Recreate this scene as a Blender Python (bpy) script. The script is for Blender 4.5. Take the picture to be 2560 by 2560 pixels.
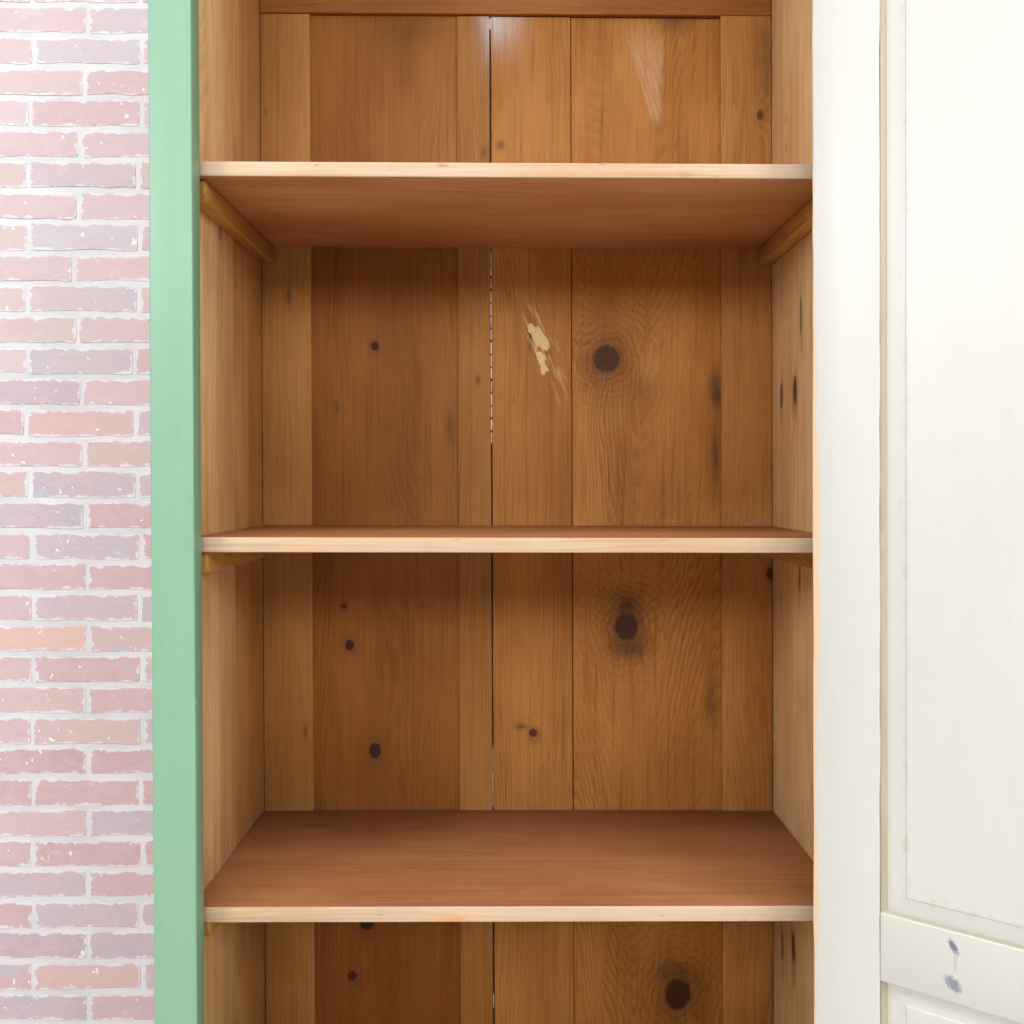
import bpy, bmesh, math, random
from mathutils import Vector, Matrix
random.seed(7)
R = math.radians
scene = bpy.context.scene
for o in list(bpy.data.objects):
    bpy.data.objects.remove(o)
C = scene.collection

# ------------------------------------------------------------------ camera
H = 1.20                       # eye height above the floor
cam_d = bpy.data.cameras.new('camera')
cam = bpy.data.objects.new('camera', cam_d); C.objects.link(cam)
cam_d.sensor_width = 36; cam_d.lens = 31.85
cam_d.clip_start = 0.02; cam_d.clip_end = 60
cam_d.shift_x = -0.0109; cam_d.shift_y = -0.0208
cam.location = (0, 0, H)
cam.rotation_mode = 'XYZ'
cam.matrix_world = (Matrix.Translation((0, 0, H)) @ Matrix.Rotation(R(-0.48), 4, 'Z')
                    @ Matrix.Rotation(R(90 - 0.38), 4, 'X') @ Matrix.Rotation(R(0.11), 4, 'Z'))
scene.camera = cam

# ------------------------------------------------------------------ light of the room
w = bpy.data.worlds.new('World'); scene.world = w; w.use_nodes = True
bg = w.node_tree.nodes['Background']
bg.inputs[0].default_value = (1.0, 0.99, 0.985, 1); bg.inputs[1].default_value = 0.09

def area(name, loc, target, sx, sy, power, col=(1, 0.985, 0.965)):
    d = bpy.data.lights.new(name, 'AREA'); d.shape = 'RECTANGLE'
    d.size = sx; d.size_y = sy; d.energy = power; d.color = col
    o = bpy.data.objects.new(name, d); C.objects.link(o)
    o.location = loc
    o.rotation_euler = (Vector(target) - Vector(loc)).to_track_quat('-Z', 'Y').to_euler()
    return o
area('high_ceiling_lamp', (-0.2, -0.75, 5.5), (-0.2, 0.4, 0.0), 4.2, 2.2, 250)
area('far_ceiling_lamp', (-0.4, -4.3, 3.10), (0, 1.5, 1.2), 3.2, 1.0, 114)
area('left_fill_light', (-3.2, -1.8, 2.75), (-0.6, 1.8, 1.0), 1.6, 1.2, 84, (0.97, 0.985, 1.0))  # unseen fill, added to brighten the brick wall
area('right_fill_light', (2.6, -1.8, 2.75), (-0.4, 1.6, 1.0), 1.6, 1.2, 62)  # unseen fill, added to brighten the left side wall inside

vs = scene.view_settings
vs.view_transform = 'Standard'; vs.look = 'None'; vs.exposure = 0; vs.gamma = 1
vs.use_curve_mapping = False
scene.render.engine = 'CYCLES'
scene.cycles.max_bounces = 6; scene.cycles.diffuse_bounces = 4; scene.cycles.glossy_bounces = 2
scene.cycles.use_adaptive_sampling = True; scene.cycles.adaptive_threshold = 0.03; scene.cycles.adaptive_min_samples = 12
scene.render.resolution_x = 1024; scene.render.resolution_y = 1024

# ------------------------------------------------------------------ node expressions
class E:
    def __init__(s, m, k): s.m, s.k = m, k
    def __add__(a, b): return a.m.op('ADD', a, b)
    __radd__ = __add__
    def __sub__(a, b): return a.m.op('SUBTRACT', a, b)
    def __rsub__(a, b): return a.m.op('SUBTRACT', b, a)
    def __mul__(a, b): return a.m.op('MULTIPLY', a, b)
    __rmul__ = __mul__
    def __truediv__(a, b): return a.m.op('DIVIDE', a, b)
    def __pow__(a, b): return a.m.op('POWER', a, b)

class Mat:
    def __init__(s, name):
        s.mat = bpy.data.materials.new(name); s.mat.use_nodes = True
        s.t = s.mat.node_tree; s.n = s.t.nodes; s.l = s.t.links
        s.bsdf = s.n['Principled BSDF']
        tc = s.n.new('ShaderNodeTexCoord'); sep = s.n.new('ShaderNodeSeparateXYZ')
        s.l.new(tc.outputs['Object'], sep.inputs[0])
        s.x, s.y, s.z = (E(s, sep.outputs[i]) for i in range(3))
        s.obj = E(s, tc.outputs['Object'])
        s._info = None
    def put(s, inp, v):
        if isinstance(v, E): s.l.new(v.k, inp)
        else:
            if isinstance(v, (tuple, list)) and len(v) == 3 and len(inp.default_value) == 4: v = (*v, 1)
            inp.default_value = v
    def op(s, o, a, b=None, c=None, clamp=False):
        nd = s.n.new('ShaderNodeMath'); nd.operation = o; nd.use_clamp = clamp
        s.put(nd.inputs[0], a)
        if b is not None: s.put(nd.inputs[1], b)
        if c is not None: s.put(nd.inputs[2], c)
        return E(s, nd.outputs[0])
    def exp(s, a): return s.op('EXPONENT', a)
    def sqrt(s, a): return s.op('SQRT', a)
    def fract(s, a): return s.op('FRACT', a)
    def abs(s, a): return s.op('ABSOLUTE', a)
    def mx(s, a, b): return s.op('MAXIMUM', a, b)
    def mn(s, a, b): return s.op('MINIMUM', a, b)
    def sat(s, a): return s.op('ADD', a, 0.0, clamp=True)
    def ss(s, a, lo, hi):                       # smoothstep, lo<hi
        nd = s.n.new('ShaderNodeMapRange'); nd.interpolation_type = 'SMOOTHSTEP'
        s.put(nd.inputs[0], a); nd.inputs[1].default_value = lo; nd.inputs[2].default_value = hi
        nd.inputs[3].default_value = 0; nd.inputs[4].default_value = 1
        return E(s, nd.outputs[0])
    def vec(s, x, y, z):
        nd = s.n.new('ShaderNodeCombineXYZ')
        for i, v in enumerate((x, y, z)): s.put(nd.inputs[i], v)
        return E(s, nd.outputs[0])
    def noise(s, v, scale=1.0, detail=2.0, rough=0.5, dist=0.0):
        nd = s.n.new('ShaderNodeTexNoise'); s.put(nd.inputs['Vector'], v)
        nd.inputs['Scale'].default_value = scale; nd.inputs['Detail'].default_value = detail
        nd.inputs['Roughness'].default_value = rough; nd.inputs['Distortion'].default_value = dist
        return E(s, nd.outputs[0])
    def voro(s, v, scale=1.0):
        nd = s.n.new('ShaderNodeTexVoronoi'); s.put(nd.inputs['Vector'], v)
        nd.inputs['Scale'].default_value = scale
        return E(s, nd.outputs['Distance'])
    def mix(s, f, a, b, mode='MIX'):
        nd = s.n.new('ShaderNodeMix'); nd.data_type = 'RGBA'; nd.blend_type = mode
        s.put(nd.inputs[0], f); s.put(nd.inputs[6], a); s.put(nd.inputs[7], b)
        return E(s, nd.outputs[2])
    def info(s, out):
        if s._info is None: s._info = s.n.new('ShaderNodeObjectInfo')
        return E(s, s._info.outputs[out])
    def position(s):
        g = s.n.new('ShaderNodeNewGeometry'); sep = s.n.new('ShaderNodeSeparateXYZ')
        s.l.new(g.outputs['Position'], sep.inputs[0])
        return [E(s, sep.outputs[i]) for i in range(3)]
    def bump(s, h, strength, dist):
        nd = s.n.new('ShaderNodeBump'); nd.inputs['Strength'].default_value = strength
        nd.inputs['Distance'].default_value = dist; s.put(nd.inputs['Height'], h)
        s.l.new(nd.outputs[0], s.bsdf.inputs['Normal'])
    def done(s, col, rough, spec=0.5):
        s.put(s.bsdf.inputs['Base Color'], col); s.put(s.bsdf.inputs['Roughness'], rough)
        s.bsdf.inputs['Specular IOR Level'].default_value = spec
        return s.mat

# ------------------------------------------------------------------ wood
def wood(name, across='x', along='z', seed=0.0, light=(0.60, 0.315, 0.125), dark=(0.40, 0.172, 0.052),
         line=(0.22, 0.078, 0.022), freq=150.0, wav=0.030, lines=0.55, knots=(), arch=None, smudges=(),
         pale=(), stripes=0.0, rough=0.58, patch=None, spec=0.19, tint=None):
    """knots: (u, v, ru, rv, strength) in metres of the cabinet; arch: (u0, slope) gives V shaped figure"""
    tint = tint or (0.71, 0.595, 0.38)
    light, dark, line = (tuple(c * k for c, k in zip(q, tint)) for q in (light, dark, line))
    m = Mat(name)
    ax = {'x': m.x, 'y': m.y, 'z': m.z}
    u, v = ax[across], ax[along]
    third = ax[({'x', 'y', 'z'} - {across, along}).pop()]
    n1 = m.noise(m.vec(u * 5.0 + seed * 3.1, v * 1.1 + seed, third * 5.0), 1.0, 2.0, 0.5)
    n2 = m.noise(m.vec(u * 26.0 + seed, v * 5.0 - seed, third * 20.0), 1.0, 2.0, 0.5)
    if arch:
        du = u - arch[0] - (n1 - 0.5) * 0.10
        base = m.sqrt(du * du + 0.0005) * freq - v * (freq / arch[1])
        g = base + (n1 - 0.5) * freq * 0.12 + (n2 - 0.5) * 3.2
    else:
        g = (u + third) * freq + (n1 - 0.5) * freq * wav * 4.0 + (n2 - 0.5) * 1.1
    core = None; halo = None; nk = None; kfm = None; rsum = None
    for (ku, kv, ru, rv, st) in knots:
        if nk is None:
            nk = m.noise(m.vec(u * 120.0 + seed, v * 120.0, third * 20.0), 1.0, 3.0, 0.6)
            nk2 = m.noise(m.vec(u * 22.0 - seed, v * 16.0 + seed, third * 20.0), 1.0, 2.0, 0.55)
        a = (u - ku) / ru; b = (v - kv) / rv
        d = m.sqrt(a * a + b * b)
        g = g + m.exp(d * d * -0.11) * (5.0 if ru > 0.015 else 2.2)
        dd = d + (nk - 0.5) * 0.30 + (nk2 - 0.5) * 0.30
        c = (1.0 - m.ss(dd, 0.76, 1.10)) * st
        a2 = a - 0.10; b2 = b + 0.30
        d2 = m.sqrt(a2 * a2 + b2 * b2 * 0.75) + (nk2 - 0.5) * 2.6
        h = (1.0 - m.ss(d2, 0.8, 2.3)) * (0.48 * st)
        if ru > 0.015:
            kf = m.exp(d * d * -0.10)
            kfm = kf if kfm is None else m.mx(kfm, kf)
        if ru > 0.015:
            q = m.fract(d * 2.1 + nk2 * 3.2 + nk * 0.35)
            rk = m.ss(q, 0.35, 0.85) * (1.0 - m.ss(q, 0.85, 1.0)) * m.exp((d - 1.0) * -0.55) * m.ss(d, 0.9, 1.15)
            rk = m.mn(rk * 1.1, 0.75)
            ov = m.exp(m.op('POWER', m.sqrt(a * a + (b + 0.25) * (b + 0.25) * 0.6) / 2.1, 2.0) * -1.0) * 0.42
            rsum = m.mx(rk, ov * 0.9) if rsum is None else m.mx(rsum, m.mx(rk, ov * 0.9))
        core = c if core is None else m.mx(core, c)
        halo = h if halo is None else m.mx(halo, h)
    n3 = m.noise(m.vec(u * 34.0 + seed * 5.0, v * 0.9, third * 34.0), 1.0, 2.0, 0.6)
    g = g + (n3 - 0.5) * 4.0
    f = m.fract(g)
    ring = m.ss(f, 0.15, 0.85) * (1.0 - m.ss(f, 0.85, 1.0))
    fade = m.noise(m.vec(u * 9.0, v * 2.2 + seed * 2, third * 6.0), 1.0, 2.0, 0.5)
    fm = m.ss(fade, 0.30, 0.72)
    if kfm is not None: fm = m.mx(fm, kfm * 1.3)
    ring = ring * fm * (n3 * 0.9 + 0.35) * lines
    fib = m.noise(m.vec(u * 650.0, v * 9.0 + seed, third * 650.0), 1.0, 2.0, 0.6)
    blo = m.noise(m.vec(u * 8.0 + seed * 7, v * 2.6, third * 8.0), 1.0, 4.0, 0.55)
    if stripes:
        st_ = m.noise(m.vec(u * 42.0 + seed, v * 0.5, 0.0), 1.0, 1.0, 0.5)
        blo = blo + (st_ - 0.5) * stripes
    col = m.mix(m.ss(blo, 0.30, 0.70), dark, light)
    strk = m.noise(m.vec(u * 150.0 + g * 0.10, v * 3.2 + seed, third * 150.0), 1.0, 3.0, 0.65)
    col = m.mix(m.ss(strk, 0.50, 0.78) * 0.52, col, line)
    col = m.mix(m.ss(strk, 0.25, 0.50) * -0.16 + 0.16, col, tuple(min(1, c * 1.35) for c in light))
    col = m.mix(ring, col, line)
    col = m.mix(m.ss(fib, 0.42, 0.85) * 0.30, col, line)
    dots = m.ss(m.noise(m.vec(u * 300.0, v * 42.0, seed + third * 300.0), 1.0, 1.0, 0.5), 0.70, 0.80)
    col = m.mix(dots * 0.40, col, (0.12, 0.04, 0.012))
    if rsum is not None: col = m.mix(rsum, col, (0.20, 0.075, 0.020))
    if halo is not None: col = m.mix(halo, col, (0.17, 0.062, 0.018))
    if core is not None:
        cc = m.mix(nk, (0.020, 0.008, 0.005), (0.095, 0.034, 0.017))
        col = m.mix(core, col, cc)
    nz = None
    for (ku, kv, ru, rv, st, kc) in smudges:
        a = (u - ku) / ru; b = (v - kv) / rv
        e = m.exp((a * a + b * b) * -1.0)
        if nz is None: nz = m.noise(m.vec(u * 60.0, v * 14.0 + seed, third * 30.0), 1.0, 3.0, 0.6)
        col = m.mix(m.sat(e * st * (nz * 1.7)), col, kc)
    if patch: col = patch(m, u, v, col, g)
    m.bump(m.noise(m.vec(u * 420.0, v * 8.0 + seed, third * 420.0), 1.0, 1.0, 0.5), 0.14, 0.001)
    return m.done(col, m.op('ADD', fib * 0.16, rough - 0.06), spec)

def lit_underside(m, u, v, col, g):
    # shelf undersides lightened by normal: bounced light painted into the colour
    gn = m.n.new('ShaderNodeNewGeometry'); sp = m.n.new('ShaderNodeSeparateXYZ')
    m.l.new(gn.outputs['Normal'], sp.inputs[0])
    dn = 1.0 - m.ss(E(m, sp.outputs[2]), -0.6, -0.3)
    lit_col = m.mix(1.0, col, (1.62, 1.78, 1.85), 'MULTIPLY')
    return m.mix(dn, col, lit_col)

def painted(name, base, var=0.05, rough=0.38, extra=None, seed=0.0):
    m = Mat(name)
    n = m.noise(m.vec(m.x * 7.0 + seed, m.y * 7.0, m.z * 3.0), 1.0, 4.0, 0.6)
    b2 = tuple(c * (1 - 2.2 * var) for c in base)
    col = m.mix(m.ss(n, 0.3, 0.75), base, b2)
    if extra: col = extra(m, col)
    br = m.noise(m.vec(m.x * 260.0, m.y * 260.0, m.z * 9.0), 1.0, 2.0, 0.5)
    lo = m.noise(m.vec(m.x * 30.0, m.y * 30.0, m.z * 12.0), 1.0, 2.0, 0.5)
    m.bump(br * 0.7 + lo, 0.30, 0.001)
    return m.done(col, m.op('ADD', n * 0.15, rough - 0.07), 0.45)

# ------------------------------------------------------------------ builders
LEAN = 0.0056                      # the old cabinet is racked a little to the left
YB = 1.55                          # world y of the cabinet's base point
def lean(p): return Vector((p[0] - LEAN * (p[2] - H), p[1], p[2]))

def link(name, me, mat, parent=None, loc=None):
    o = bpy.data.objects.new(name, me); C.objects.link(o)
    if mat: me.materials.append(mat)
    if parent: o.parent = parent
    if loc: o.location = loc
    return o

def box_mesh(name, x0, x1, y0, y1, z0, z1, bev=0.0015, seg=2, wob=0.0, cuts=0):
    """box in cabinet metres: x across, y world depth, z height; optional wavy long edges"""
    bm = bmesh.new()
    bmesh.ops.create_cube(bm, size=1.0)
    for v in bm.verts:
        v.co = Vector((x0 if v.co.x < 0 else x1, y0 if v.co.y < 0 else y1, z0 if v.co.z < 0 else z1))
    if cuts:
        ax = max(range(3), key=lambda i: (x1 - x0, y1 - y0, z1 - z0)[i])
        es = [e for e in bm.edges if abs((e.verts[0].co - e.verts[1].co)[ax]) > 1e-6]
        bmesh.ops.subdivide_edges(bm, edges=es, cuts=cuts, use_grid_fill=True)
        for v in bm.verts:
            for i in range(3):
                if i != ax: v.co[i] += random.uniform(-wob, wob)
    if bev:
        bmesh.ops.bevel(bm, geom=[e for e in bm.edges if e.calc_face_angle(0) > 0.5], offset=bev,
                        segments=seg, affect='EDGES', profile=0.5)
    for v in bm.verts:
        p = lean(v.co); p.y -= YB; v.co = p
    me = bpy.data.meshes.new(name); bm.to_mesh(me); bm.free()
    for f in me.polygons: f.use_smooth = True
    me.set_sharp_from_angle(angle=R(50))
    return me

def box(name, mat, parent, *a, **k): return link(name, box_mesh(name, *a, **k), mat, parent)

def empty(name, loc, parent=None):
    o = bpy.data.objects.new(name, None); C.objects.link(o); o.location = loc
    o.empty_display_size = 0.1
    if parent: o.parent = parent
    return o

# dimensions, metres (z given relative to the eye, then lifted by H)
XL, XR = -0.487, 0.496            # inner faces of the sides
DF, DB = 1.344, 1.744             # shelf front, back boards
ZT, ZB = H + 1.40, 0.06
def Z(mm): return H + mm / 1000.0

# ------------------------------------------------------------------ floor the cabinet stands on
fl = Mat('floor_boards')
fn = fl.noise(fl.vec(fl.x * 22.0, fl.y * 1.5, 0.0), 1.0, 3.0, 0.6)
fc_ = fl.mix(fn, (0.74, 0.67, 0.57), (0.66, 0.59, 0.49))
fme = bpy.data.meshes.new('floor')
fme.from_pydata([(-4, -5, 0), (4, -5, 0), (4, 1.83, 0), (-4, 1.83, 0)], [], [(0, 1, 2, 3)])
flo = link('floor', fme, fl.done(fc_, 0.5)); flo['kind'] = 'structure'

# ------------------------------------------------------------------ brick wall
DW = 1.828
wall = empty('brick_wall', (-0.9, DW, 0))
wall['label'] = 'pale pink brick wall with pale joints left of the green cabinet'
wall['category'] = 'wall'

mm_ = Mat('mortar')
px_, py_, pz_ = mm_.position()
na = mm_.noise(mm_.vec(px_ * 60.0, py_ * 60.0, pz_ * 60.0), 1.0, 5.0, 0.6)
nb = mm_.noise(mm_.vec(px_ * 6.0, py_ * 6.0, pz_ * 6.0), 1.0, 3.0, 0.5)
mc = mm_.mix(mm_.ss(nb, 0.35, 0.7), (0.66, 0.67, 0.71), (0.57, 0.585, 0.625))
spk = mm_.ss(mm_.noise(mm_.vec(px_ * 75.0, 0.0, pz_ * 75.0), 1.0, 2.0, 0.5), 0.76, 0.80)
mc = mm_.mix(spk, mc, (0.28, 0.26, 0.27))
mm_.bump(na, 0.7, 0.003)
MORTAR = mm_.done(mc, 0.9, 0.2)

mb = Mat('brick')
px_, py_, pz_ = mb.position()
rnd = mb.info('Random')
n_f = mb.noise(mb.vec(px_ * 45.0, rnd * 30.0, pz_ * 70.0), 1.0, 5.0, 0.62)
n_m = mb.noise(mb.vec(px_ * 13.0 + rnd * 40.0, rnd * 11.0, pz_ * 22.0), 1.0, 3.0, 0.5)
bc = mb.mix(mb.ss(n_m, 0.35, 0.72) * 0.55, mb.info('Color'), (0.565, 0.445, 0.465))
bc = mb.mix(mb.ss(n_f, 0.40, 0.80) * 0.35, bc, (0.60, 0.52, 0.545))
n_b = mb.noise(mb.vec(px_ * 11.0 + rnd * 90.0, rnd * 3.0, pz_ * 20.0), 1.0, 1.0, 0.4)
bc = mb.mix(mb.ss(n_b, 0.66, 0.78) * 0.75, bc, (0.46, 0.47, 0.56))
n_s = mb.noise(mb.vec(px_ * 85.0, py_ * 20.0, pz_ * 85.0), 1.0, 2.0, 0.5, 0.6)
n_w = mb.noise(mb.vec(px_ * 7.0, 4.0, pz_ * 7.0), 1.0, 1.0, 0.5)
bc = mb.mix(mb.ss(n_s + n_w * 0.24, 0.845, 0.875), bc, (0.80, 0.80, 0.81))
n_r = mb.noise(mb.vec(px_ * 18.0, 9.0, pz_ * 26.0), 1.0, 5.0, 0.7)
bc = mb.mix(mb.ss(n_r, 0.56, 0.74) * 0.42, bc, (0.66, 0.645, 0.68))
n_d = mb.noise(mb.vec(px_ * 120.0, 7.0, pz_ * 120.0), 1.0, 1.0, 0.5)
bc = mb.mix(mb.ss(n_d, 0.80, 0.84) * 0.5, bc, (0.28, 0.22, 0.24))
# lime smeared over the arrises
dx_ = (1.0 - mb.abs(mb.x) * 2.0) * 0.10; dz_ = (1.0 - mb.abs(mb.z) * 2.0) * 0.025
dist = mb.mn(dx_, dz_)
sm = mb.noise(mb.vec(px_ * 34.0, 2.0, pz_ * 60.0), 1.0, 4.0, 0.65)
lim_ = mb.mx(sm - 0.43, 0.0) * 0.034
bc = mb.mix((1.0 - mb.ss(dist - lim_, -0.0008, 0.0008)) * 0.95, bc, (0.66, 0.67, 0.71))
mb.bump(n_f, 0.5, 0.003)
BRICK = mb.done(bc, 0.85, 0.25)

box_m = bpy.data.meshes.new('mortar_bed')
bm = bmesh.new(); bmesh.ops.create_cube(bm, size=1.0)
for v in bm.verts:
    v.co = Vector((v.co.x * 4.6 + 0.9, (v.co.y + 0.5) * 0.10 + 0.0009, (v.co.z + 0.5) * 3.2))
bm.to_mesh(box_m); bm.free()
link('mortar_bed', box_m, MORTAR, wall)

def brick_geo(bm, w, h, dep, off=(0, 0, 0), rc=None):
    """one hand-moulded brick face: uneven outline, rounded corners, softened arris"""
    pts = []
    rx, rz = random.uniform(0.012, 0.04) * w, random.uniform(0.06, 0.18) * h
    for (cx, cz, a0) in ((1, 1, 0), (-1, 1, 90), (-1, -1, 180), (1, -1, 270)):
        rr = random.uniform(0.35, 1.25)
        for k in range(3):
            a = R(a0 + 45 * k)
            pts.append((cx * (w / 2 - rx * rr) + math.cos(a) * rx * rr, cz * (h / 2 - rz * rr) + math.sin(a) * rz * rr))
        # points along the side that follows
        if cz == cx:      # long side follows
            for q in (0.72, 0.45, 0.12, -0.2, -0.5, -0.76):
                pts.append((cx * w / 2 * q, cz * (h / 2 + random.uniform(-0.055, 0.03) * h)))
        else:
            pts.append((cx * (w / 2 + random.uniform(-0.012, 0.006) * w), random.uniform(-0.15, 0.15) * h))
    n = len(pts)
    rings = []
    for (sc, y) in ((1.0, dep), (1.0, 0.0007), (0.985, 0.0002), (0.960, 0.0)):
        ring = []
        for (x, z) in pts:
            kx = x * (1 - (1 - sc) * 0.25)
            kz = z * sc
            ring.append(bm.verts.new((kx + off[0], y + off[1], kz + off[2])))
        rings.append(ring)
    for a, b in zip(rings, rings[1:]):
        for i in range(n):
            bm.faces.new((a[i], a[(i + 1) % n], b[(i + 1) % n], b[i]))
    bm.faces.new(rings[-1])

variants = []
for k in range(16):
    bm = bmesh.new(); brick_geo(bm, 1.0, 1.0, 0.02)
    bmesh.ops.recalc_face_normals(bm, faces=bm.faces)
    me = bpy.data.meshes.new('brick'); bm.to_mesh(me); bm.free()
    me.materials.append(BRICK)
    for f in me.polygons: f.use_smooth = len(f.vertices) < 6
    variants.append(me)

KPX = DW / 2264.0
even = [225, 217, 205, 203, 190, 200, 209, 217, 219, 222, 225, 224, 224, 225, 222, 224, 225]
odd = [(93, 359), (84, 358), (78, 349), (79, 354), (76, 351), (76, 340), (71, 344), (81, 348), (86, 356), (88, 351),
       (88, 358), (86, 359), (87, 354), (86, 359), (89, 353), (86, 358)]
reds = [(0.60, 0.455, 0.485), (0.61, 0.475, 0.505), (0.55, 0.465, 0.525), (0.59, 0.425, 0.445), (0.53, 0.475, 0.54),
        (0.625, 0.49, 0.50), (0.58, 0.405, 0.425), (0.60, 0.47, 0.455)]
special = {(20, 0): (0.73, 0.485, 0.415), (31, 1): (0.67, 0.485, 0.46), (30, 0): (0.53, 0.44, 0.50),
           (1, 1): (0.53, 0.50, 0.565), (7, 1): (0.54, 0.52, 0.60), (8, 1): (0.64, 0.465, 0.475),
           (11, 1): (0.51, 0.445, 0.51), (13, 1): (0.64, 0.445, 0.455), (21, 1): (0.58, 0.415, 0.43)}
rest = bmesh.new()
for i in range(-4, 37):
    zc = (1208 - (58 + 76.8 * i)) * KPX + H
    if i % 2 == 0:
        j = even[i // 2] if 0 <= i <= 32 else 221
        js = [j]
    else:
        js = list(odd[i // 2]) if 1 <= i <= 31 else [87, 356]
    while js[0] > -700: js.insert(0, js[0] - 270 + random.uniform(-6, 6))
    ninner = len(js)
    while js[-1] < 3300: js.append(js[-1] + 270 + random.uniform(-6, 6))
    for a, b in zip(js, js[1:]):
        gap = random.uniform(8.5, 12.0)
        x0 = (a + gap / 2 - 1289) * KPX; x1 = (b - gap / 2 - 1289) * KPX
        ht = 0.0522 + random.uniform(-0.0022, 0.0018)
        if a < 420:
            o = bpy.data.objects.new('brick', random.choice(variants)); C.objects.link(o)
            o.parent = wall
            o.location = ((x0 + x1) / 2 + 0.9, random.uniform(-0.0006, 0.0003), zc + random.uniform(-0.001, 0.001))
            o.scale = ((x1 - x0), 1.0, ht * (1 if random.random() < 0.5 else -1))
            o.rotation_euler = (0, R(random.uniform(-0.35, 0.35)), 0)
            cc = list(random.choice(reds))
            col_i = 0 if a < 20 and b > 60 and b < 300 else (1 if a > 40 and a < 300 else 2)
            if (i, col_i) in special: cc = list(special[(i, col_i)])
            dv = random.uniform(-0.015, 0.02)
            if i < 12: cc = [c + (0.66 - c) * 0.25 for c in cc]  # upper courses paler: glare haze mixed into the brick colour
            o.color = ((cc[0] + dv) * 0.91, (cc[1] + dv) * 0.90, (cc[2] + dv) * 0.93, 1)
        else:
            brick_geo(rest, x1 - x0, ht, 0.02, ((x0 + x1) / 2 + 0.9, 0, zc))
bmesh.ops.recalc_face_normals(rest, faces=rest.faces)
me = bpy.data.meshes.new('bricks'); rest.to_mesh(me); rest.free()
ro = link('bricks_behind', me, None, wall); ro['kind'] = 'stuff'; ro.color = (0.55, 0.40, 0.41, 1)
me.materials.append(BRICK)

# ------------------------------------------------------------------ the cabinet
cab = empty('cabinet', (0, YB, 0))
cab['label'] = 'open pine cupboard with three shelves, green front post and cream panelled door'
cab['category'] = 'cabinet'

# painted front posts
def green_wear(m, col):
    br = m.noise(m.vec(m.x * 130.0, m.y * 130.0, m.z * 3.0), 1.0, 3.0, 0.6)
    col = m.mix(m.ss(br, 0.45, 0.75) * 0.22, col, (0.185, 0.37, 0.255))
    gr = m.noise(m.vec(m.x * 20.0, m.y * 20.0, m.z * 5.0), 1.0, 4.0, 0.6)
    col = m.mix(m.ss(gr, 0.52, 0.78) * 0.35, col, (0.19, 0.345, 0.215))
    nz = m.noise(m.vec(m.x * 90.0, m.y * 120.0, m.z * 42.0), 1.0, 3.0, 0.6)
    lim = m.ss(m.abs(m.x + 0.4625 + (m.z - H) * LEAN), 0.0, 0.008)
    zc = (m.z - Z(-368)) / 0.07
    loc = m.exp(zc * zc * -1.0) * 0.12
    return m.mix(m.ss(nz + loc, 0.74, 0.78) * (1.0 - lim) * 0.8, col, (0.62, 0.72, 0.50))
GREEN = painted('green_paint', (0.218, 0.415, 0.288), 0.02, 0.40, green_wear)
box('front_post', GREEN, cab, -0.523, -0.461, 1.302, 1.335, ZB, ZT, bev=0.0022, seg=3, cuts=9, wob=0.0004)
box('front_post', GREEN, cab, 0.466, 0.530, 1.302, 1.335, ZB, ZT, bev=0.0022, seg=3)
box('front_rail', GREEN, cab, -0.460, 0.465, 1.303, 1.334, ZT - 0.07, ZT, bev=0.002)
box('front_rail', GREEN, cab, -0.460, 0.465, 1.303, 1.334, ZB, ZB + 0.09, bev=0.002)

PALE = ((0.62, 0.36, 0.165), (0.46, 0.225, 0.085))
SIDE = wood('pine_side', 'y', 'z', 2.3, tint=(0.98, 0.90, 0.78), light=(0.88, 0.68, 0.42), dark=(0.73, 0.495, 0.255), line=(0.38, 0.18, 0.075), freq=120, wav=0.05, lines=0.55, stripes=0.7,
            knots=((1.50 - YB, Z(420), 0.006, 0.02, 0.4), (1.62 - YB, Z(-300), 0.006, 0.015, 0.4)))
kn = []
for (a, b, ru, rv, st) in ((1502, 733, .010, .026, .8), (1476, 742, .008, .026, .7), (1497, 1790, .010, .028, .85), (1476, 1785, .007, .030, .7),
                           (1513, 590, .006, .036, .6), (1510, 1082, .006, .034, .55)):
    D = 0.496 * 1709 / (a - 973)
    kn.append((D - YB, H + (912 - b) * D / 1709, ru, rv, st))
SIDE_R = wood('pine_side_knots', 'y', 'z', 5.9, (0.92, 0.72, 0.46), (0.77, 0.54, 0.30), (0.42, 0.20, 0.08), 130, 0.05, 0.6, knots=kn, stripes=0.45, tint=(0.95, 0.88, 0.74))
side = empty('side_wall', (0, 0, 0), cab)
box('board', SIDE, side, -0.515, XL + 0.002, 1.336, 1.5695, ZB + 0.02, ZT - 0.03, bev=0.0015)
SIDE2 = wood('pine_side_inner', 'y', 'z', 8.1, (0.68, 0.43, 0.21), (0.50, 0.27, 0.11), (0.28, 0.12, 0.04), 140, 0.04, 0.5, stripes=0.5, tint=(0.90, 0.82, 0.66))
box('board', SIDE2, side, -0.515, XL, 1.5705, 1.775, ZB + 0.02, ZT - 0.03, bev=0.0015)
side2 = empty('side_wall', (0, 0, 0), cab)
box('board', SIDE_R, side2, XR, 0.522, 1.336, 1.775, ZB + 0.02, ZT - 0.03, bev=0.0015)
TOPW = wood('pine_top', 'y', 'x', 3.3)
box('top_board', TOPW, cab, -0.516, 0.523, 1.336, 1.776, ZT - 0.029, ZT, bev=0.002)
box('bottom_board', TOPW, cab, -0.516, 0.523, 1.336, 1.776, ZB - 0.01, ZB + 0.019, bev=0.002)

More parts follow.
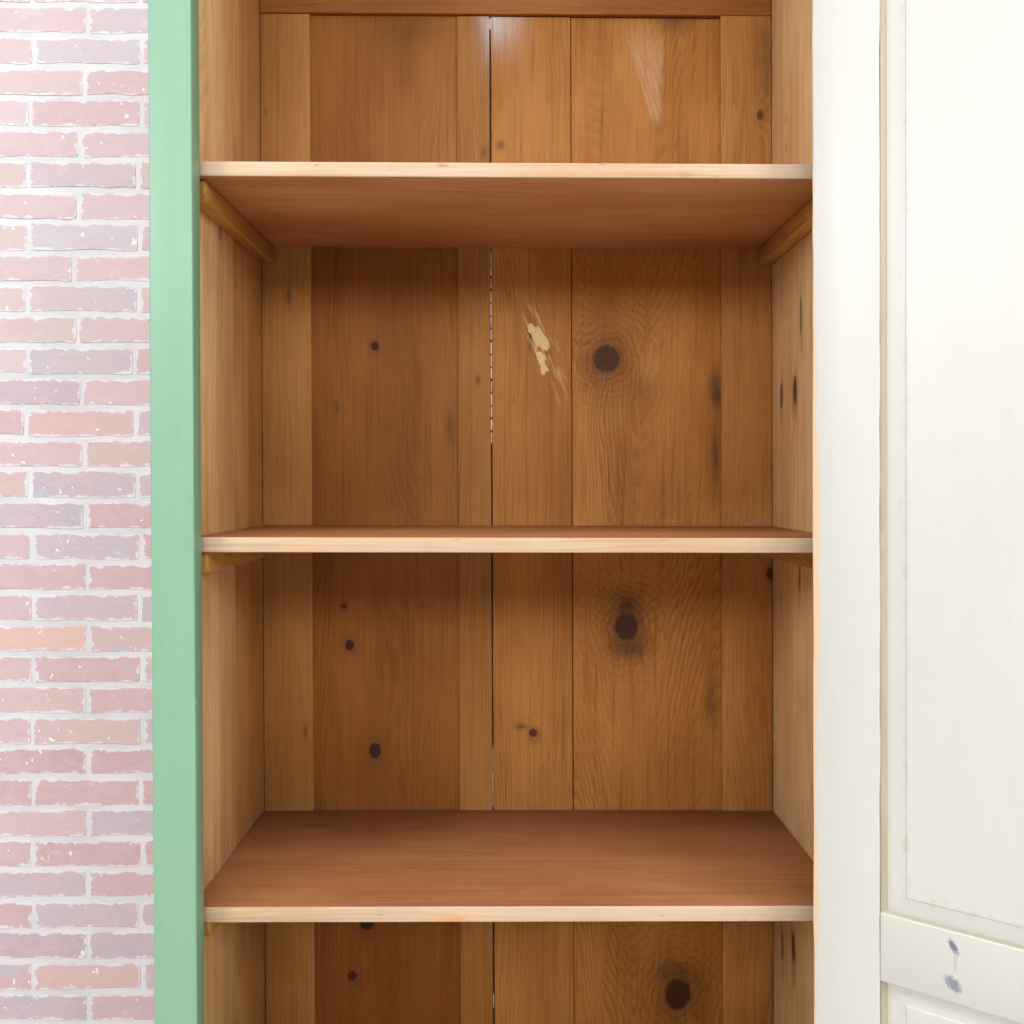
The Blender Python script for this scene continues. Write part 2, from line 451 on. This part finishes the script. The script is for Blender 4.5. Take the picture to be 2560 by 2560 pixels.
# back: frame stiles, boards and a top rail
kb = (DB + 0.008) / 1709.0
def U(px): return (px - 973) * kb
def V(py): return H + (912 - py) * kb
def KN(lst): return [(U(a), V(b), r1 * kb, r2 * kb, s) for (a, b, r1, r2, s) in lst]
DKS = (0.10, 0.055, 0.022)
def haze_patch(m, u, v, col, g):
    # chalky bloom at the head of the split and a torn pale grain
    a = (u - U(930)) / 0.026; b = (v - V(28)) / 0.075
    e = m.exp((a * a + b * b) * -1.0)
    nz = m.noise(m.vec(u * 160.0, v * 12.0, 0.0), 1.0, 3.0, 0.6)
    return m.mix(m.sat(e * (nz * 1.3 + 0.05)), col, (0.66, 0.61, 0.64))
def tear_patch(m, u, v, col, g):
    t = (v - V(236)) / (V(30) - V(236))                 # 0 at the tip, 1 at the top
    nz = m.noise(m.vec(u * 70.0, v * 18.0, 3.0), 1.0, 4.0, 0.6)
    cen = U(1238) - t * 0.030 + (nz - 0.5) * 0.012
    wd = t * 0.034 + 0.010 + (nz - 0.5) * 0.014
    inside = (1.0 - m.ss(m.abs(u - cen) - wd, -0.010, 0.003)) * m.ss(t, -0.06, 0.12) * (1.0 - m.ss(t, 0.55, 1.0))
    str_ = m.noise(m.vec(u * 200.0 + v * 62.0, v * 9.0, 0.0), 1.0, 2.0, 0.5)
    col = m.mix(m.sat(inside * (m.ss(str_, 0.35, 0.65) * 0.36 + 0.16)), col, (0.64, 0.42, 0.28))
    a = (u - U(1272)) / 0.035; b = (v - V(40)) / 0.022
    return m.mix(m.exp((a * a + b * b) * -1.0) * 0.75, col, (0.20, 0.085, 0.03))
def resin_patch(m, u, v, col, g):
    # scraped pale halo round the old filler
    a = (u - U(1018) + (v - V(640)) * 0.35) / 0.024; b = (v - V(650)) / 0.085
    e = m.exp((a * a + b * b) * -1.0)
    nz = m.noise(m.vec(u * 110.0 + v * 45.0, v * 16.0, 0.0), 1.0, 4.0, 0.65)
    col = m.mix(m.sat(m.ss(nz, 0.48, 0.70) * e * 1.1), col, (0.74, 0.56, 0.30))
    a = (u - U(960)) / 0.03; b = (v - V(28)) / 0.06
    e = m.exp((a * a + b * b) * -1.0)
    nz = m.noise(m.vec(u * 160.0, v * 12.0, 0.0), 1.0, 3.0, 0.6)
    a2 = (u - U(931)) / 0.02
    e2 = m.exp((a2 * a2 + b * b) * -1.0)
    return m.mix(m.sat(e * nz * 0.75 + e2 * nz), col, (0.70, 0.66, 0.68))

W1 = wood('pine_board_plain', 'x', 'z', 1.1, (0.65, 0.385, 0.185), (0.505, 0.265, 0.11), (0.30, 0.12, 0.04), 110, 0.03, 0.30,
          smudges=((U(548), V(560), .006, .02, .7, DKS), (U(580), V(1375), .004, .014, .9, DKS), (U(505), V(215), .004, .006, .8, DKS)))
W2 = wood('pine_board_small_knots', 'x', 'z', 4.4, (0.47, 0.225, 0.082), (0.35, 0.15, 0.048), (0.20, 0.07, 0.02), 120, 0.05, 0.50,
          knots=KN([(708, 652, 8, 9, 1), (650, 1142, 6, 6, .8), (661, 1215, 9, 11, 1), (709, 1414, 12, 15, 1), (694, 1742, 13, 12, 1), (666, 1840, 9, 10, 1)]),
          smudges=((U(637), V(765), .005, .012, .9, DKS), (U(850), V(800), .012, .05, .6, DKS), (U(800), V(1140), .012, .006, .6, DKS),
                   (U(603), V(1560), .008, .05, .8, DKS), (U(770), V(60), .05, .03, .5, DKS)))
W3 = wood('pine_strip', 'x', 'z', 6.6, (0.56, 0.315, 0.135), (0.44, 0.215, 0.08), (0.26, 0.10, 0.03), 130, 0.03, 0.5, patch=haze_patch,
          smudges=((U(902), V(715), .005, .010, .9, DKS), (U(912), V(290), .006, .012, .7, DKS)))
W4 = wood('pine_board_filled', 'x', 'z', 9.2, (0.66, 0.355, 0.145), (0.51, 0.24, 0.085), (0.25, 0.095, 0.028), 140, 0.03, 0.5, patch=resin_patch,
          knots=KN([(1007, 1380, 8, 8, .9)]), smudges=((U(943), V(275), .008, .010, .9, DKS), (U(1001), V(634), .004, .022, 1.3, (.05, .022, .008)), (U(1024), V(664), .010, .006, 1.2, (.06, .025, .01)), (U(985), V(1368), .014, .006, .8, DKS)))
W5 = wood('pine_board_big_knots', 'x', 'z', 3.7, (0.72, 0.385, 0.155), (0.535, 0.25, 0.085), (0.22, 0.078, 0.022), 110, 0.03, 0.55,
          arch=(U(1215), 4.5), patch=tear_patch,
          knots=KN([(1143, 674, 27, 27, .92), (1183, 1180, 24, 27, 1), (1282, 1876, 27, 33, 1)]),
          smudges=((U(1352), V(735), .016, .040, 1.1, DKS), (U(1350), V(850), .012, .07, .8, DKS), (U(1183), V(1145), .030, .030, .8, (.07, .025, .012)),
                   (U(1345), V(1330), .014, .05, .9, DKS), (U(1190), V(1222), .034, .022, .8, (.09, .04, .012)), (U(1205), V(728), .03, .035, .45, (.16, .06, .018)), (U(1225), V(690), .022, .03, .35, (.62, .32, .10)),
                   (U(1240), V(1010), .035, .006, .5, DKS), (U(1280), V(1835), .04, .02, .7, (.09, .04, .012))))
W6 = wood('pine_edge_board', 'x', 'z', 7.7, (0.68, 0.385, 0.172), (0.53, 0.262, 0.10), (0.28, 0.105, 0.033), 100, 0.05, 0.42,
          knots=KN([(1430, 218, 7, 10, .7), (1453, 1078, 8, 12, .85)]),
          smudges=((U(1440), V(120), .02, .08, .6, DKS), (U(1456), V(880), .004, .012, .9, DKS)))
WR = wood('pine_rail', 'z', 'x', 2.9, (0.52, 0.25, 0.11), (0.41, 0.18, 0.07), (0.24, 0.09, 0.03), 130, 0.03, 0.4)
back = empty('back_panel', (0, 0, 0), cab)
zb, zt = ZB + 0.02, V(32.5)
S = (DB) / 1709.0
def sx(px): return (px - 973) * S
box('plank', W1, back, sx(497.0), sx(589.5), DB, DB + 0.028, zb, zt - 0.0005, bev=0.0012)
box('plank', W2, back, sx(585), sx(867), DB + 0.0065, DB + 0.0245, zb, zt + 0.03, bev=0.0008)
box('plank', W3, back, sx(865), sx(926.6), DB + 0.0025, DB + 0.0105, zb, zt - 0.002, bev=0.0012, cuts=14, wob=0.0005)
box('plank', W4, back, sx(929.3), sx(1079.6), DB + 0.004, DB + 0.022, zb, zt - 0.002, bev=0.0014, cuts=14, wob=0.0005)
box('plank', W5, back, sx(1080.8), sx(1372), DB + 0.0065, DB + 0.024, zb, zt - 0.002, bev=0.0014)
box('plank', W6, back, sx(1362), sx(1457.5), DB - 0.002, DB + 0.006, zb, zt - 0.0005, bev=0.0012)
box('top_rail', WR, back, sx(497), sx(1457.5), DB - 0.003, DB + 0.0095, zt, ZT - 0.03, bev=0.0012)
# added pale slivers standing in for light through the split between the boards
GAP_LIGHT = painted('gap_light_paint', (0.86, 0.83, 0.78), 0.05, 0.7)
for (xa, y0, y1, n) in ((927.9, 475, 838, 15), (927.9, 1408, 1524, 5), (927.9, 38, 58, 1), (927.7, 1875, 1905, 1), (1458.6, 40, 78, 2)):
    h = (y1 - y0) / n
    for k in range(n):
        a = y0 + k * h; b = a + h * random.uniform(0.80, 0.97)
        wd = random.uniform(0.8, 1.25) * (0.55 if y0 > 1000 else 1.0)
        box('gap_light_sliver', GAP_LIGHT, back, sx(xa - wd), sx(xa + wd), DB + 0.0035 + random.uniform(0, .002), DB + 0.012, V(b), V(a), bev=0.0004, seg=1)

# old filler lump on the fourth board
FILL = Mat('filler')
nf = FILL.noise(FILL.vec(FILL.x * 220.0, 0.0, FILL.z * 160.0), 1.0, 4.0, 0.6)
fc = FILL.mix(FILL.ss(nf, 0.35, 0.7), (0.66, 0.47, 0.20), (0.74, 0.58, 0.31))
FILL.bump(nf, 0.8, 0.003)
FILLER = FILL.done(fc, 0.6)
def lump(pts, y, th):
    bm = bmesh.new(); cx = sum(p[0] for p in pts) / len(pts); cy = sum(p[1] for p in pts) / len(pts)
    rings = []
    for (sc, dy) in ((1.0, 0.0), (0.93, -th * 0.8), (0.6, -th)):
        rings.append([bm.verts.new(lean((U(cx + (p[0] - cx) * sc), y + dy * random.uniform(.8, 1.15), V(cy + (p[1] - cy) * sc))) - Vector((0, YB, 0))) for p in pts])
    n = len(pts)
    for a, b in zip(rings, rings[1:]):
        for i in range(n): bm.faces.new((a[i], a[(i + 1) % n], b[(i + 1) % n], b[i]))
    bm.faces.new(rings[-1]); bmesh.ops.recalc_face_normals(bm, faces=bm.faces)
    me = bpy.data.meshes.new('filler_lump'); bm.to_mesh(me); bm.free()
    return link('filler_lump', me, FILLER, back)
lump([(996, 610), (1004, 608), (1011, 615), (1018, 613), (1024, 622), (1029, 631), (1036, 639), (1039, 652), (1034, 662), (1025, 659),
      (1019, 652), (1014, 655), (1010, 644), (1005, 640), (1004, 630), (997, 624)], DB + 0.0042, 0.0025)
lump([(1011, 663), (1018, 660), (1025, 664), (1030, 672), (1029, 684), (1038, 698), (1031, 700), (1029, 706), (1021, 704), (1021, 688), (1015, 676)], DB + 0.0042, 0.0012)

# shelves
SH = wood('shelf_wood', 'y', 'x', 1.7, (0.60, 0.305, 0.160), (0.475, 0.215, 0.098), (0.27, 0.105, 0.042), 95, 0.05, 0.60, rough=0.45, spec=0.18, tint=(0.60, 0.53, 0.46), patch=lit_underside)
EM = ((Z(-646), -0.094, .006, .035, 1.0, (.66, .34, .16)), (Z(460), 0.25, .004, .01, .8, (.45, .25, .12)), (Z(-95), -0.30, .006, .05, .6, (.66, .36, .18)),
      (Z(472), -0.11, .003, .008, .9, (.4, .22, .1)), (Z(-82), 0.12, .002, .03, .8, (.55, .3, .15)))
SH_E = wood('shelf_edge_wood', 'z', 'x', 2.7, smudges=EM, light=(0.86, 0.61, 0.40), dark=(0.74, 0.47, 0.27), line=(0.58, 0.32, 0.16), freq=120, wav=0.02, lines=0.40, rough=0.5, tint=(0.73, 0.79, 0.90))
CL = wood('cleat_wood', 'z', 'y', 4.7, (0.62, 0.37, 0.13), (0.45, 0.23, 0.07), (0.24, 0.09, 0.025), 90, 0.04, 0.5, rough=0.36, tint=(0.95, 0.9, 0.75))
for (top, bot) in ((476.6, 455.0), (-78.8, -101.0), (-628.5, -651.0)):
    s_ = box('shelf', SH, cab, XL + 0.003, XR - 0.001, DF + 0.0035, DB + 0.0035, Z(bot), Z(top), bev=0.0010, cuts=0)
    ed = box('front_edge', SH_E, s_, XL + 0.003, XR - 0.001, DF, DF + 0.0034, Z(bot), Z(top), bev=0.0016, seg=3)
    for sgn in (-1, 1):
        xa, xb = (XL + 0.0025, XL + 0.0265) if sgn < 0 else (XR - 0.0265, XR - 0.0005)
        bm = bmesh.new()
        y0, y1, za, zb2 = DF + 0.014, DB - 0.004, Z(bot - 33), Z(bot - 0.6)
        prof = [(y0, zb2), (y1, zb2), (y1, za), (y0 + 0.010, za), (y0, za + 0.012)]
        fr = [[bm.verts.new((x, y, z)) for (y, z) in prof] for x in (xa, xb)]
        bm.faces.new(fr[0]); bm.faces.new(fr[1][::-1])
        for i in range(5): bm.faces.new((fr[0][i], fr[1][i], fr[1][(i + 1) % 5], fr[0][(i + 1) % 5]))
        bmesh.ops.recalc_face_normals(bm, faces=bm.faces)
        bmesh.ops.bevel(bm, geom=list(bm.edges), offset=0.003, segments=3, affect='EDGES', profile=0.5)
        for v in bm.verts:
            p = lean(v.co); p.y -= YB; v.co = p
        me = bpy.data.meshes.new('shelf_support'); bm.to_mesh(me); bm.free()
        for f in me.polygons: f.use_smooth = True
        me.set_sharp_from_angle(angle=R(60))
        link('shelf_support', me, CL, cab)

# ------------------------------------------------------------------ the open door
DA = math.atan2(0.588, 0.81)
d_dir = Vector((math.cos(DA), -math.sin(DA), 0)); d_nrm = Vector((-math.sin(DA), -math.cos(DA), 0))
D0 = Vector((0.4176, 1.270, 0))
door = empty('door', (0, 0, 0), cab)
def dpt(s, t, z):               # s from the hinge edge, t out of the inner face, z height
    return lean(D0 + d_dir * s + d_nrm * t + Vector((0, 0, z))) - Vector((0, YB, 0))
# material coordinate along the door: q = distance from the hinge edge
def door_q(m):
    xx = m.x + (m.z - H) * LEAN
    return (xx - D0.x) * d_dir.x + (m.y - (D0.y - YB)) * d_dir.y
def hinge_wear(m, col):
    q = door_q(m)
    n = m.noise(m.vec(0.0, 3.0, m.z * 9.0), 1.0, 1.0, 0.4)
    n2 = m.noise(m.vec(q * 120.0, 3.0, m.z * 42.0), 1.0, 4.0, 0.65)
    zc = (m.z - Z(-100)) / 0.34
    big = m.exp(zc * zc * -1.0)
    zc2 = (m.z - Z(-590)) / 0.14
    big = m.mx(big, m.exp(zc2 * zc2 * -1.0) * 0.75)
    lim = big * 0.0085 * m.ss(n, 0.20, 0.55) + m.ss(n2, 0.5, 0.8) * 0.0030 + 0.0004
    bare = 1.0 - m.ss(q - lim, -0.0004, 0.0006)
    rim = m.ss(q - lim, -0.0004, 0.0002) * (1.0 - m.ss(q - lim, 0.0006, 0.0018))
    col = m.mix(rim * 0.35, col, (0.50, 0.46, 0.48))
    return m.mix(bare, col, (0.74, 0.55, 0.36))
def scuffs(m, col):
    q = door_q(m)
    n = m.noise(m.vec(q * 26.0, 1.0, m.z * 14.0), 1.0, 5.0, 0.7)
    col = m.mix(m.ss(n, 0.52, 0.80) * 0.40, col, (0.60, 0.58, 0.51))
    bs = m.noise(m.vec(q * 210.0, 2.0, m.z * 2.2), 1.0, 3.0, 0.6)
    col = m.mix(m.ss(bs, 0.50, 0.80) * 0.22, col, (0.56, 0.555, 0.52))
    lg = m.noise(m.vec(q * 7.0, 6.0, m.z * 2.5), 1.0, 3.0, 0.6)
    col = m.mix(m.ss(lg, 0.45, 0.75) * 0.25, col, (0.60, 0.59, 0.545))
    n2 = m.noise(m.vec(q * 150.0, 1.0, m.z * 70.0), 1.0, 2.0, 0.5)
    col = m.mix(m.ss(n2, 0.73, 0.80) * 0.40, col, (0.40, 0.385, 0.36))
    return col
def stile_x(m, col): return hinge_wear(m, scuffs(m, col))
def spot(m, col, q, qs, zs, rq, rz, st, c, sk=0.0):
    n = m.noise(m.vec(q * 230.0, 5.0, m.z * 200.0), 1.0, 4.0, 0.65)
    a = (q - qs + (m.z - zs) * sk) / rq; b = (m.z - zs) / rz
    e = m.exp((a * a + b * b) * -1.0)
    return m.mix(m.sat(m.ss(e * (n * 1.6 + 0.1), 0.25, 0.75) * st), col, c)
def rail_x(m, col):
    col = scuffs(m, col); q = door_q(m)
    col = spot(m, col, q, 0.1815, Z(-597), 0.0055, 0.012, 1.0, (0.17, 0.18, 0.27), 0.45)
    col = spot(m, col, q, 0.1835, Z(-616), 0.0025, 0.016, 0.35, (0.30, 0.31, 0.40))
    col = spot(m, col, q, 0.1805, Z(-645), 0.011, 0.012, 0.85, (0.20, 0.21, 0.30), 0.4)
    return col
CREAM = (0.615, 0.622, 0.60)
P_STILE = painted('cream_paint_worn_edge', CREAM, 0.018, 0.36, stile_x)
P_RAIL = painted('cream_paint_marked', CREAM, 0.018, 0.36, rail_x)
def panel_x(m, col):
    col = scuffs(m, col); q = door_q(m)
    n = m.noise(m.vec(q * 60.0, 8.0, m.z * 38.0), 1.0, 4.0, 0.65)
    band = m.mx(1.0 - m.ss(m.abs(q - 0.121), 0.002, 0.012), 1.0 - m.ss(m.abs(m.z - Z(-549)), 0.002, 0.014))
    col = m.mix(m.ss(n, 0.50, 0.72) * band * 0.4, col, (0.50, 0.42, 0.26))
    grv = 1.0 - m.ss(q, 0.098, 0.106)
    return m.mix(grv * 0.45, col, (0.52, 0.45, 0.31))
P_PANEL = painted('cream_paint', (0.625, 0.635, 0.615), 0.016, 0.36, panel_x)
P_MOULD = painted('shaded_yellowed_cream_paint', (0.40, 0.36, 0.275), 0.03, 0.40, scuffs)  # yellowed paint, with the moulding's shade also darkened into its colour

def dbox(name, mat, s0, s1, t0, t1, z0, z1, bev=0.0012, wob=0.0, cuts=0, seg=3):
    bm = bmesh.new(); bmesh.ops.create_cube(bm, size=1.0)
    for v in bm.verts:
        v.co = Vector((s0 if v.co.x < 0 else s1, t0 if v.co.y < 0 else t1, z0 if v.co.z < 0 else z1))
    if cuts:
        es = [e for e in bm.edges if abs(e.verts[0].co.z - e.verts[1].co.z) > 1e-6]
        bmesh.ops.subdivide_edges(bm, edges=es, cuts=cuts, use_grid_fill=True)
        for v in bm.verts:
            v.co.x += random.uniform(-wob, wob); v.co.y += random.uniform(-wob, wob) * 0.6
    bmesh.ops.bevel(bm, geom=[e for e in bm.edges if e.calc_face_angle(0) > 0.5], offset=bev, segments=seg, affect='EDGES', profile=0.5)
    for v in bm.verts: v.co = dpt(*v.co)
    bmesh.ops.recalc_face_normals(bm, faces=bm.faces)
    me = bpy.data.meshes.new(name); bm.to_mesh(me); bm.free()
    for f in me.polygons: f.use_smooth = True
    me.set_sharp_from_angle(angle=R(50))
    return link(name, me, mat, door)
TH = 0.028
DZ0, DZ1 = ZB + 0.10, ZT - 0.075
SW, DWD = 0.090, 0.905
rails = [(DZ0, DZ0 + 0.12), (Z(-670), Z(-577.5)), (DZ1 - 0.10, DZ1)]
st = dbox('stile', P_STILE, 0, SW, -TH, 0, DZ0, DZ1, bev=0.0016, wob=0.0006, cuts=60)
st['label'] = 'hinge stile with paint worn off its edge'
dbox('stile', P_RAIL, DWD - SW, DWD, -TH, 0, DZ0, DZ1, bev=0.0016)
for (a, b) in rails:
    r_ = dbox('rail', P_RAIL, SW + 0.0003, DWD - SW - 0.0003, -TH + 0.001, 0.0006, a, b, bev=0.0016)
def panel(z0, z1):
    # moulding: cove from frame arris down to the groove
    s0, s1 = SW, DWD - SW
    bm = bmesh.new()
    def loop(ins, t):
      zi = ins * 0.22 if ins < 0.009 else ins - 0.0065
      return [bm.verts.new(dpt(s, t, z)) for (s, z) in ((s0 + ins, z0 + zi), (s1 - ins, z0 + zi), (s1 - ins, z1 - zi), (s0 + ins, z1 - zi))]
    prof = [(0.0004, -0.002), (0.0016, -0.0045), (0.0040, -0.0068), (0.0072, -0.0086), (0.0084, -0.0102), (0.0084, -0.016)]
    ls = [loop(*p) for p in prof]
    for a, b in zip(ls, ls[1:]):
        for i in range(4): bm.faces.new((a[i], a[(i + 1) % 4], b[(i + 1) % 4], b[i]))
    bmesh.ops.recalc_face_normals(bm, faces=bm.faces)
    me = bpy.data.meshes.new('moulding'); bm.to_mesh(me); bm.free()
    for v_ in [0]: pass
    link('moulding', me, P_MOULD, door)
    bm = bmesh.new()
    prof = [(0.0078, -0.0090), (0.0320, -0.0062), (0.0332, -0.0052), (0.036, -0.0050)]
    ls = [loop(*p) for p in prof]
    for a, b in zip(ls, ls[1:]):
        for i in range(4): bm.faces.new((a[i], a[(i + 1) % 4], b[(i + 1) % 4], b[i]))
    bm.faces.new(ls[-1])
    bk = loop(0.0078, -0.020)
    for i in range(4): bm.faces.new((ls[0][i], ls[0][(i + 1) % 4], bk[(i + 1) % 4], bk[i]))
    bm.faces.new(bk)
    bmesh.ops.recalc_face_normals(bm, faces=bm.faces)
    me = bpy.data.meshes.new('panel'); bm.to_mesh(me); bm.free()
    link('panel', me, P_PANEL, door)
panel(rails[0][1], rails[1][0]); panel(rails[1][1], rails[2][0])
